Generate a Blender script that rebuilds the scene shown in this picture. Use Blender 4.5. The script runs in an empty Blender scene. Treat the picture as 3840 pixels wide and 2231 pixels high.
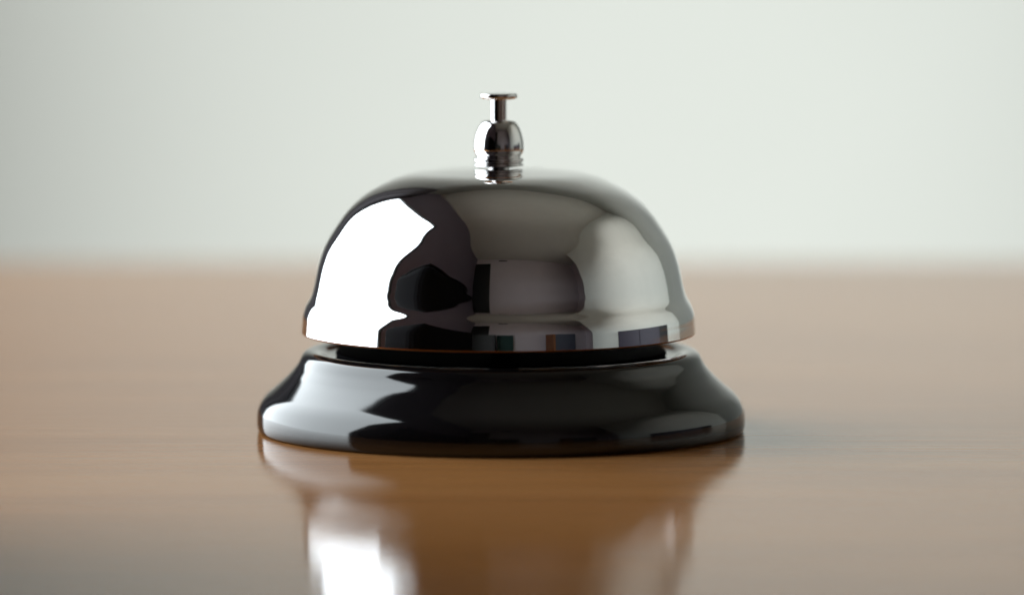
import bpy, bmesh, math, random
from mathutils import Vector

SKY = 5.8
C = bpy.context.scene.collection
sc = bpy.context.scene

# ------------------------------------------------------------------ helpers
def link(name, bm, mat, parent=None, smooth=False, sharp=None):
    me = bpy.data.meshes.new(name)
    bmesh.ops.recalc_face_normals(bm, faces=bm.faces[:])
    bm.to_mesh(me); bm.free()
    me.materials.append(mat)
    if smooth:
        for p in me.polygons:
            p.use_smooth = True
        if sharp:
            me.set_sharp_from_angle(angle=math.radians(sharp))
    o = bpy.data.objects.new(name, me)
    C.objects.link(o)
    if parent:
        o.parent = parent
    return o

def thing(name, label, cat, loc=(0, 0, 0), rz=0.0):
    o = bpy.data.objects.new(name, None)
    o.empty_display_size = .02
    C.objects.link(o)
    o.location = loc
    o.rotation_euler = (0, 0, rz)
    o['label'] = label; o['category'] = cat
    return o

def struct(name, bm, mat, **k):
    o = link(name, bm, mat, **k)
    o['kind'] = 'structure'
    return o

def box(bm, x0, x1, y0, y1, z0, z1, bevel=0.0, seg=2):
    r = bmesh.ops.create_cube(bm, size=1)
    vs = r['verts']
    for v in vs:
        v.co = Vector((x0 + (v.co.x + .5) * (x1 - x0), y0 + (v.co.y + .5) * (y1 - y0), z0 + (v.co.z + .5) * (z1 - z0)))
    if bevel:
        es = list({e for v in vs for e in v.link_edges})
        bmesh.ops.bevel(bm, geom=es, offset=bevel, segments=seg, profile=.5, affect='EDGES')
    return bm

def chaikin(pts, n=4):
    P = [tuple(p) for p in pts]
    for _ in range(n):
        Q = [P[0]]
        for a, b in zip(P[:-1], P[1:]):
            Q.append((a[0] * .75 + b[0] * .25, a[1] * .75 + b[1] * .25))
            Q.append((a[0] * .25 + b[0] * .75, a[1] * .25 + b[1] * .75))
        Q.append(P[-1]); P = Q
    return P

def spline(pts, n=10):
    """centripetal Catmull-Rom curve through the points"""
    P = [Vector(p) for p in pts]
    P = [P[0] * 2 - P[1]] + P + [P[-1] * 2 - P[-2]]
    out = []
    for a, b, c, d in zip(P, P[1:], P[2:], P[3:]):
        t0 = 0; t1 = t0 + (b - a).length ** .5; t2 = t1 + (c - b).length ** .5; t3 = t2 + (d - c).length ** .5
        for k in range(n):
            t = t1 + (t2 - t1) * k / n
            A1 = a * ((t1 - t) / (t1 - t0)) + b * ((t - t0) / (t1 - t0))
            A2 = b * ((t2 - t) / (t2 - t1)) + c * ((t - t1) / (t2 - t1))
            A3 = c * ((t3 - t) / (t3 - t2)) + d * ((t - t2) / (t3 - t2))
            B1 = A1 * ((t2 - t) / (t2 - t0)) + A2 * ((t - t0) / (t2 - t0))
            B2 = A2 * ((t3 - t) / (t3 - t1)) + A3 * ((t - t1) / (t3 - t1))
            v = B1 * ((t2 - t) / (t2 - t1)) + B2 * ((t - t1) / (t2 - t1))
            out.append((v.x, v.y))
    out.append((P[-2].x, P[-2].y))
    return out

def lathe(bm, prof, seg=320, cx=0.0, cy=0.0, close=False):
    """prof in mm: list of (r, z); poles where r == 0"""
    rings = []
    for r, z in prof:
        if r <= 1e-6:
            rings.append([bm.verts.new((cx, cy, z * .001))])
        else:
            rings.append([bm.verts.new((cx + r * .001 * math.cos(2 * math.pi * i / seg), cy + r * .001 * math.sin(2 * math.pi * i / seg), z * .001)) for i in range(seg)])
    pairs = list(zip(rings[:-1], rings[1:]))
    if close:
        pairs.append((rings[-1], rings[0]))
    for a, b in pairs:
        for i in range(seg):
            j = (i + 1) % seg
            if len(a) == 1 and len(b) == 1:
                continue
            if len(a) == 1:
                bm.faces.new((a[0], b[i], b[j]))
            elif len(b) == 1:
                bm.faces.new((a[i], b[0], a[j]))
            else:
                bm.faces.new((a[i], b[i], b[j], a[j]))
    return bm

# ------------------------------------------------------------------ materials
def mat(name, col, rough=.5, metal=0.0, ior=1.5, **k):
    m = bpy.data.materials.new(name); m.use_nodes = True
    b = m.node_tree.nodes['Principled BSDF']
    b.inputs['Base Color'].default_value = (*col, 1)
    b.inputs['Roughness'].default_value = rough
    b.inputs['Metallic'].default_value = metal
    b.inputs['IOR'].default_value = ior
    for kk, v in k.items():
        b.inputs[kk].default_value = v
    return m

class NT:
    def __init__(s, m):
        s.t = m.node_tree; s.b = s.t.nodes['Principled BSDF']
    def n(s, typ, **k):
        x = s.t.nodes.new(typ)
        for kk, v in k.items():
            if hasattr(x, kk): setattr(x, kk, v)
            else: x.inputs[kk].default_value = v
        return x
    def l(s, a, b):
        s.t.links.new(a, b)
    def ramp(s, src, stops):
        r = s.n('ShaderNodeValToRGB')
        e = r.color_ramp.elements
        while len(e) < len(stops): e.new(.5)
        for i, (p, c) in enumerate(stops):
            e[i].position = p
            e[i].color = c if len(c) == 4 else (*c, 1)
        s.l(src, r.inputs[0]); return r.outputs[0]
    def coords(s, scale):
        tc = s.n('ShaderNodeTexCoord'); mp = s.n('ShaderNodeMapping')
        mp.inputs['Scale'].default_value = scale
        s.l(tc.outputs['Object'], mp.inputs[0]); return mp.outputs[0]
    def noise(s, vec, scale=1, detail=3, rough=.5):
        x = s.n('ShaderNodeTexNoise')
        x.inputs['Scale'].default_value = scale; x.inputs['Detail'].default_value = detail; x.inputs['Roughness'].default_value = rough
        s.l(vec, x.inputs['Vector']); return x.outputs['Fac']
    def bump(s, h, strength, dist):
        x = s.n('ShaderNodeBump'); x.inputs['Strength'].default_value = strength; x.inputs['Distance'].default_value = dist
        s.l(h, x.inputs['Height']); s.l(x.outputs[0], s.b.inputs['Normal'])

def chrome(name, col, rough):
    m = mat(name, col, rough, 1.0)
    t = NT(m)
    v = t.coords((1, 1, 1))
    spots = t.noise(v, 3200, 2, .6)                      # dust grains
    smear = t.noise(v, 60, 4, .6)                        # faint wiping haze
    d = t.ramp(spots, [(.69, (0, 0, 0)), (.77, (1, 1, 1))])
    a = t.n('ShaderNodeMath', operation='MULTIPLY'); a.inputs[1].default_value = .12; t.l(d, a.inputs[0])
    b = t.n('ShaderNodeMapRange'); b.inputs['From Min'].default_value = .35; b.inputs['From Max'].default_value = .75
    b.inputs['To Min'].default_value = rough * .7; b.inputs['To Max'].default_value = rough * 1.6
    t.l(smear, b.inputs['Value'])
    c = t.n('ShaderNodeMath', operation='ADD'); t.l(a.outputs[0], c.inputs[0]); t.l(b.outputs[0], c.inputs[1])
    t.l(c.outputs[0], t.b.inputs['Roughness'])
    t.bump(t.noise(v, 90, 1, .4), .05, .0004)            # pressed-sheet unevenness
    return m

M_CHROME = chrome('polished_steel', (.84, .84, .845), .026)
M_NUT = chrome('polished_nut', (.74, .73, .73), .05)
M_BROWN = mat('brown_metal', (.55, .25, .10), .28, 1.0)  # brown metal tone for the rim lip and the nut seam
M_POST = mat('dull_steel', (.25, .24, .24), .35, 1.0)

M_BLACK = mat('black_enamel', (.0045, .0042, .005), .06, 0, 1.6)
t = NT(M_BLACK)
v = t.coords((1, 1, 1))
mr = t.n('ShaderNodeMapRange'); mr.inputs['To Min'].default_value = .05; mr.inputs['To Max'].default_value = .11
t.l(t.noise(v, 45, 4, .6), mr.inputs['Value']); t.l(mr.outputs[0], t.b.inputs['Roughness'])
t.bump(t.noise(v, 110, 2, .5), .10, .0003)
M_PLATE = mat('black_plate', (.002, .002, .0025), .6, 0, 1.03)

M_WOOD = mat('varnished_wood', (.2, .1, .04), .12, 0, 1.18)
t = NT(M_WOOD)
v = t.coords((1.6, 26, 26))
g1 = t.noise(v, 3.0, 6, .62)
v2 = t.coords((6, 240, 240))
g2 = t.noise(v2, 2.0, 3, .6)
v3 = t.coords((1.1, 3, 3))
g3 = t.noise(v3, 2.2, 3, .5)
mx = t.n('ShaderNodeMix', data_type='FLOAT'); mx.inputs['Factor'].default_value = .35
t.l(g1, mx.inputs[2]); t.l(g2, mx.inputs[3])
mx2 = t.n('ShaderNodeMix', data_type='FLOAT'); mx2.inputs['Factor'].default_value = .3
t.l(mx.outputs[0], mx2.inputs[2]); t.l(g3, mx2.inputs[3])
t.l(t.ramp(mx2.outputs[0], [(.32, (.24, .09, .027)), (.50, (.375, .158, .050)), (.68, (.50, .24, .088))]), t.b.inputs['Base Color'])
mr = t.n('ShaderNodeMapRange'); mr.inputs['From Min'].default_value = .3; mr.inputs['From Max'].default_value = .7
mr.inputs['To Min'].default_value = .05; mr.inputs['To Max'].default_value = .12
t.l(g2, mr.inputs['Value']); t.l(mr.outputs[0], t.b.inputs['Roughness'])
t.bump(mx.outputs[0], .14, .0006)

def plaster(name, col, rough=.8):
    m = mat(name, col, rough)
    t = NT(m); v = t.coords((1, 1, 1))
    n = t.noise(v, 3.0, 4, .55)
    c0 = tuple(x * .95 for x in col)
    t.l(t.ramp(n, [(.35, c0), (.65, col)]), t.b.inputs['Base Color'])
    t.bump(t.noise(v, 220, 3, .6), .15, .001)
    return m
M_WALL = plaster('white_plaster', (.85, .88, .815))
M_FAR = plaster('pale_grey_plaster', (.42, .442, .415))
M_REAR = plaster('grey_plaster', (.62, .54, .57))
M_BACKLIT = plaster('backlit_plaster', (.15, .12, .155))  # backlit shade of the window wall put into its colour
M_CEIL = plaster('ceiling_plaster', (.66, .65, .60))
M_FLOOR = plaster('grey_carpet', (.09, .075, .075), .95)
M_FRAME = mat('dark_window_frame', (.03, .03, .035), .4)
# ------------------------------------------------------------------ the bell
bell = thing('service_bell', 'polished chrome push-button service bell on a glossy black round base standing on the wooden table', 'bell')

base_prof = [(0, .35), (38.5, .35)] + chaikin([(40.6, .0), (42.2, .0), (42.5, .9), (42.5, 2.6), (42.35, 3.9), (41.3, 5.9), (38.95, 7.85), (36.95, 9.7), (36.1, 10.7), (35.25, 11.8), (34.85, 12.75), (34.4, 13.5), (33.5, 14.05), (32.3, 14.1), (31.3, 13.75), (30.4, 13.15), (29.6, 13.0)], 3) + [(29.2, 13.0), (0, 13.0)]
base = link('base', lathe(bmesh.new(), base_prof, 384), M_BLACK, bell, True, 40)
plate_prof = [(0, 12.95)] + [(27.6, 12.96)] + chaikin([(28.6, 12.98), (28.8, 13.4), (28.8, 13.7), (28.5, 13.95), (27.4, 14.0)], 2) + [(0, 14.0)]
link('inner_plate', lathe(bmesh.new(), plate_prof, 256), M_PLATE, base, True, 40)
link('post', lathe(bmesh.new(), [(0, 14.1), (3.2, 14.2), (3.2, 43.8), (0, 44.2)], 64), M_POST, bell, True, 40)

DX = -.0004
outer = spline([(34.3, 17.2), (34.17, 18.9), (34.0, 20.4), (33.45, 21.9), (32.65, 23.3), (32.15, 24.9), (31.8, 26.6), (31.15, 29.4), (30.1, 32.3), (28.55, 35.0), (25.95, 38.6), (23.0, 41.2), (19.6, 43.15), (15.8, 44.6), (11.5, 45.25), (7.0, 45.62), (3.5, 45.74), (1.6, 45.76)])
outer = chaikin(outer, 1)
inner = chaikin([(1.6, 44.7), (7, 44.6), (11.2, 44.3), (15.4, 43.5), (19, 42), (22.4, 39.9), (25.2, 37.5), (27.7, 33.9), (29.1, 31.4), (30.3, 28.4), (31.5, 24), (32.8, 21.6), (33.3, 20), (33.35, 17.2)], 3)
dome = link('dome', lathe(bmesh.new(), outer + inner, 512, DX, 0, True), M_CHROME, bell, True, 50)
lip = chaikin([(33.35, 17.19), (33.5, 16.92), (33.8, 16.84), (34.1, 16.92), (34.25, 17.19)], 2)
link('rim_edge', lathe(bmesh.new(), lip, 384, DX, 0, True), M_BROWN, dome, True, 60)

nut_prof = [(0, 46.02), (3.5, 46.0)] + chaikin([(3.9, 46.0), (4.22, 46.08), (4.28, 46.3), (4.22, 46.5), (3.85, 46.6), (3.85, 46.72), (4.26, 46.85), (4.28, 47.3), (4.2, 47.5), (3.8, 47.62), (3.75, 47.8), (4.1, 48.3), (4.3, 48.9)], 2) + chaikin([(4.34, 49.15), (4.34, 49.8), (4.2, 51.2), (3.75, 52.8), (3.15, 53.9), (2.6, 54.4), (2.0, 54.5)], 3) + [(0, 54.5)]
nut_prof = [(r, 45.86 + (z - 45.86) * .94 if z > 45.86 else z) for r, z in nut_prof]
nut = link('cap_nut', lathe(bmesh.new(), nut_prof, 192, DX, .0), M_NUT, bell, True, 35)
link('seam_ring', lathe(bmesh.new(), chaikin([(4.1, 48.76), (4.36, 48.80), (4.36, 48.92), (4.1, 48.96)], 1), 128, DX, 0, True), M_BROWN, nut, True)
link('washer', lathe(bmesh.new(), [(0, 45.4), (1.75, 45.72), (1.85, 45.8), (1.8, 46.0), (0, 46.05)], 96, DX, .0), M_NUT, nut, True, 40)
plunger = link('plunger', lathe(bmesh.new(), [(0, 53.9), (1.36, 53.92), (1.36, 57.5), (0, 57.55)], 96, DX, .0), M_NUT, bell, True, 40)
link('button', lathe(bmesh.new(), [(0, 57.5), (1.5, 57.5)] + chaikin([(2.5, 57.6), (3.1, 57.75), (3.22, 57.95), (3.22, 58.35), (3.1, 58.6), (2.6, 58.66)], 3) + [(0, 58.7)], 128, DX, .0), M_NUT, plunger, True, 40)

# ------------------------------------------------------------------ the table
table = thing('wooden_table', 'glossy brown varnished wooden table with horizontal grain, carrying the bell', 'table', (0, 0, 0))
bm = bmesh.new(); box(bm, -.52, 1.02, -1.12, .353, -.035, 0.0, .012, 5)
link('tabletop', bm, M_WOOD, table)
for x in (-.45, .95):
    for y in (-1.05, .28):
        bm = bmesh.new(); box(bm, x - .03, x + .03, y - .03, y + .03, -.75, -.0355, .003)
        link('leg', bm, M_WOOD, table)

# ------------------------------------------------------------------ the room that the chrome mirrors
H = 2.0; YF = 1.42; XR = 1.65; XL = -.58; YR = -2.0; ZF = -.75
WY0, WY1, WZ0, WZ1 = -.20, 1.02, -.12, 1.0
bm = bmesh.new(); box(bm, XL - .2, XR + .9, YF, YF + .1, ZF, H)
struct('wall', bm, M_FAR)
bm = bmesh.new()
box(bm, XL - .02, XL, YR, WY0, ZF, H)
box(bm, XL - .02, XL, WY1, YF - .001, ZF, H)
box(bm, XL - .02, XL, WY0 + .0005, WY1 - .0005, ZF, WZ0)
box(bm, XL - .02, XL, WY0 + .0005, WY1 - .0005, WZ1, H)
struct('window_wall', bm, M_BACKLIT)
bm = bmesh.new(); box(bm, XR, XR + .1, -1.12, YF - .001, ZF, H)
struct('side_wall', bm, M_WALL)
bm = bmesh.new(); box(bm, XL - .2, XR + 1.0, YR - .1, YR - .001, ZF, H); box(bm, XR + .9, XR + 1.0, YR, YF, ZF, H)
struct('rear_wall', bm, M_REAR)
bm = bmesh.new(); box(bm, XL - .2, XR + 1.0, YR - .1, YF + .1, H + .001, H + .1)
struct('ceiling', bm, M_CEIL)
bm = bmesh.new(); box(bm, XL - .2, XR + 1.0, YR - .1, YF + .1, ZF - .1, ZF - .001)
struct('floor', bm, M_FLOOR)

win = thing('window', 'bright daylit window left of the bell, seen as the white reflection in its dome', 'window', (XL, (WY0 + WY1) / 2, WZ0))
cy = (WY0 + WY1) / 2; hy = (WY1 - WY0) / 2; hz = WZ1 - WZ0
bm = bmesh.new()
FW = .02
box(bm, -.018, .012, -hy - .004, -hy + FW, -.004, hz + .004); box(bm, -.018, .012, hy - FW, hy + .004, -.004, hz + .004)
box(bm, -.018, .0115, -hy + FW - .001, hy - FW + .001, -.004, FW); box(bm, -.018, .0115, -hy + FW - .001, hy - FW + .001, hz - FW, hz + .004)
link('frame', bm, M_FRAME, win)

# furniture behind the camera that shows only as small dark shapes in the rim of the dome
def furn(name, label, cat, loc, mat_, boxes, rz=0.0, bevel=.006):
    th = thing(name, label, cat, loc, rz)
    for pn, m_, bb in boxes:
        bm = bmesh.new()
        for b_ in bb: box(bm, *b_, bevel=min(bevel, .3 * min(b_[1] - b_[0], b_[3] - b_[2], b_[5] - b_[4])), seg=4)
        link(pn, bm, m_ or mat_, th)
    return th
M_GREY = mat('grey_laminate', (.045, .04, .06), .5)
M_JET = mat('black_laminate', (.006, .006, .007), .5)
M_CLOTH = mat('matte_black_cloth', (.006, .006, .007), .9, 0, 1.08)
M_OAK = mat('orange_wood', (.22, .075, .02), .45)
M_GREEN = mat('green_cloth', (.02, .05, .045), .9)
M_BLUE = mat('slate_laminate', (.055, .06, .085), .5)
M_VENT = mat('vent_metal', (.03, .03, .03), .5)
furn('cabinet', 'dark grey two-door cabinet with a black end, mirrored at the right of the dome rim', 'cabinet', (1.42, .10, ZF - .27), M_GREY, [
    ('body', M_JET, [(-.2, .2, -.48, .48, 0, 1.14)]),
    ('door', None, [(-.222, -.2015, -.47, -.125, .03, 1.12)]), ('door', None, [(-.222, -.2015, -.12, .26, .03, 1.12)])])
furn('shade_bag', 'added black bag shading the table foreground, mirrored dark in the dome', 'bag', (-.186, -.255, .0005), M_CLOTH, [  # unseen bag added to keep window light off the near table
    ('body', None, [(-.08, .08, -.148, .140, 0, .125)]), ('flap', None, [(-.07, .07, -.138, .130, .1252, .131)]), ('handle', None, [(-.006, .006, -.06, -.05, .1312, .150), (-.006, .006, .04, .05, .1312, .150), (-.007, .007, -.062, .052, .1502, .158)])], math.radians(3), .022)
furn('filing_cabinet', 'black filing cabinet against the grey rear wall', 'cabinet', (-.25, -1.75, ZF), M_JET, [
    ('body', None, [(-.3, .2, -.2, .2, 0, 1.0)]), ('drawer', M_VENT, [(-.28, .18, .2015, .215, .05, .5)]), ('drawer', M_VENT, [(-.28, .18, .2015, .215, .52, .97)])])
furn('armchair', 'dark green armchair against the grey rear wall', 'armchair', (.12, -1.6, ZF), M_GREEN, [
    ('seat', None, [(-.15, .15, -.25, .25, .25, .45)]), ('backrest', None, [(-.15, .15, -.33, -.255, .25, 1.0)]), ('base', M_JET, [(-.12, .12, -.2, .2, 0, .249)])])
furn('bookcase', 'slate blue bookcase with an orange wooden side board', 'bookcase', (1.25, -1.7, ZF), M_BLUE, [
    ('body', None, [(-.25, .3, -.15, .15, 0, 1.02)]), ('side_board', M_OAK, [(-.30, -.252, -.16, .16, 0, 1.03)])])
furn('dark_door', 'dark door in the grey rear wall', 'door', (-.40, YR, ZF), M_JET, [
    ('leaf', None, [(-.22, .20, 0, .03, 0, 2.35)])])
furn('air_vent', 'small dark air vent high on the grey rear wall', 'vent', (.11, YR + .002, 1.80), M_VENT, [
    ('grille', None, [(-.11, .11, 0, .02, 0, .08)])])

# added spot hidden under the table, brightening the far wall
lt = bpy.data.lights.new('added_wall_spot', 'SPOT'); lo = bpy.data.objects.new('added_wall_spot', lt); C.objects.link(lo)
lt.energy = 118; lt.spot_size = math.radians(112); lt.spot_blend = 1.0; lt.shadow_soft_size = .03; lt.color = (1, .985, .96)
lo.location = (.04, .06, -.45); lo.scale = (.30, 1, 1)          # a tall narrow beam
lo.rotation_euler = (Vector((.04, YF, .40)) - Vector(lo.location)).to_track_quat('-Z', 'Y').to_euler()

lt2 = bpy.data.lights.new('added_wall_spot', 'SPOT'); l2 = bpy.data.objects.new('added_wall_spot', lt2); C.objects.link(l2)  # unseen ceiling spot added to brighten the right wall
lt2.energy = 95; lt2.spot_size = math.radians(86); lt2.spot_blend = 1.0; lt2.shadow_soft_size = .05; lt2.color = (1, .985, .95)
l2.location = (-.10, .15, 1.96)
l2.rotation_euler = (Vector((XR, .75, .15)) - Vector(l2.location)).to_track_quat('-Z', 'Y').to_euler()

# unseen dark drape added by the window to shade the far wall's left
cur = thing('shade_curtain', 'dark bunched drape added at the far end of the window to shade the wall', 'shade_curtain', (-.46, 1.09, 0))
bm = bmesh.new()
NP = 72
ring = [(.108 * math.cos(a) * (1 + .10 * math.sin(9 * a)), .045 * math.sin(a) * (1 + .18 * math.sin(9 * a + 1))) for a in (2 * math.pi * i / NP for i in range(NP))]
rows = [[bm.verts.new((x * (1 + .04 * math.sin(z * 3)), y, z)) for x, y in ring] for z in [-.6 + i * .12 for i in range(16)]]
for a, b in zip(rows[:-1], rows[1:]):
    for i in range(NP):
        bm.faces.new((a[i], a[(i + 1) % NP], b[(i + 1) % NP], b[i]))
bm.faces.new(rows[0]); bm.faces.new(rows[-1])
link('cloth', bm, mat('curtain_cloth', (.05, .045, .05), .9), cur, True, 60)

# ------------------------------------------------------------------ world, camera, render settings
w = bpy.data.worlds.new('World'); sc.world = w; w.use_nodes = True
nt = w.node_tree; bg = nt.nodes['Background']
tc = nt.nodes.new('ShaderNodeTexCoord'); sx = nt.nodes.new('ShaderNodeSeparateXYZ'); rp = nt.nodes.new('ShaderNodeValToRGB')
mpz = nt.nodes.new('ShaderNodeMapRange'); mpz.inputs['From Min'].default_value = -1; mpz.inputs['From Max'].default_value = 1
nt.links.new(tc.outputs['Generated'], sx.inputs[0]); nt.links.new(sx.outputs['Z'], mpz.inputs['Value']); nt.links.new(mpz.outputs[0], rp.inputs[0])
e = rp.color_ramp.elements                       # pale overcast sky above the horizon, duller ground below it
e[0].position = .44; e[0].color = (.24, .24, .23, 1)
e[1].position = .50; e[1].color = (.88, .96, 1, 1)
nt.links.new(rp.outputs[0], bg.inputs[0]); bg.inputs[1].default_value = SKY
pl = bpy.data.lights.new('window_daylight', 'AREA'); po = bpy.data.objects.new('window_daylight', pl); C.objects.link(po)
pl.shape = 'RECTANGLE'; pl.size = WZ1 - WZ0; pl.size_y = WY1 - WY0; pl.cycles.is_portal = True
po.location = (XL - .03, (WY0 + WY1) / 2, (WZ0 + WZ1) / 2); po.rotation_euler = (0, math.radians(-90), 0)

cam = bpy.data.cameras.new('camera'); co = bpy.data.objects.new('camera', cam); C.objects.link(co)
sc.camera = co
cam.sensor_width = 36; cam.lens = 203.0
co.location = (.0019, -1.0, .115)
co.rotation_euler = (math.radians(90 - 5.25), 0, 0)
cam.clip_start = .01; cam.clip_end = 50
cam.dof.use_dof = True; cam.dof.focus_distance = .984; cam.dof.aperture_fstop = 203.0 / 26

sc.view_settings.view_transform = 'Standard'; sc.view_settings.look = 'None'
sc.view_settings.exposure = 0; sc.view_settings.gamma = 1; sc.view_settings.use_curve_mapping = False
sc.cycles.use_denoising = True
sc.cycles.max_bounces = 10; sc.cycles.diffuse_bounces = 6; sc.cycles.glossy_bounces = 8
sc.cycles.caustics_reflective = False; sc.cycles.caustics_refractive = False
sc.cycles.sample_clamp_indirect = 6
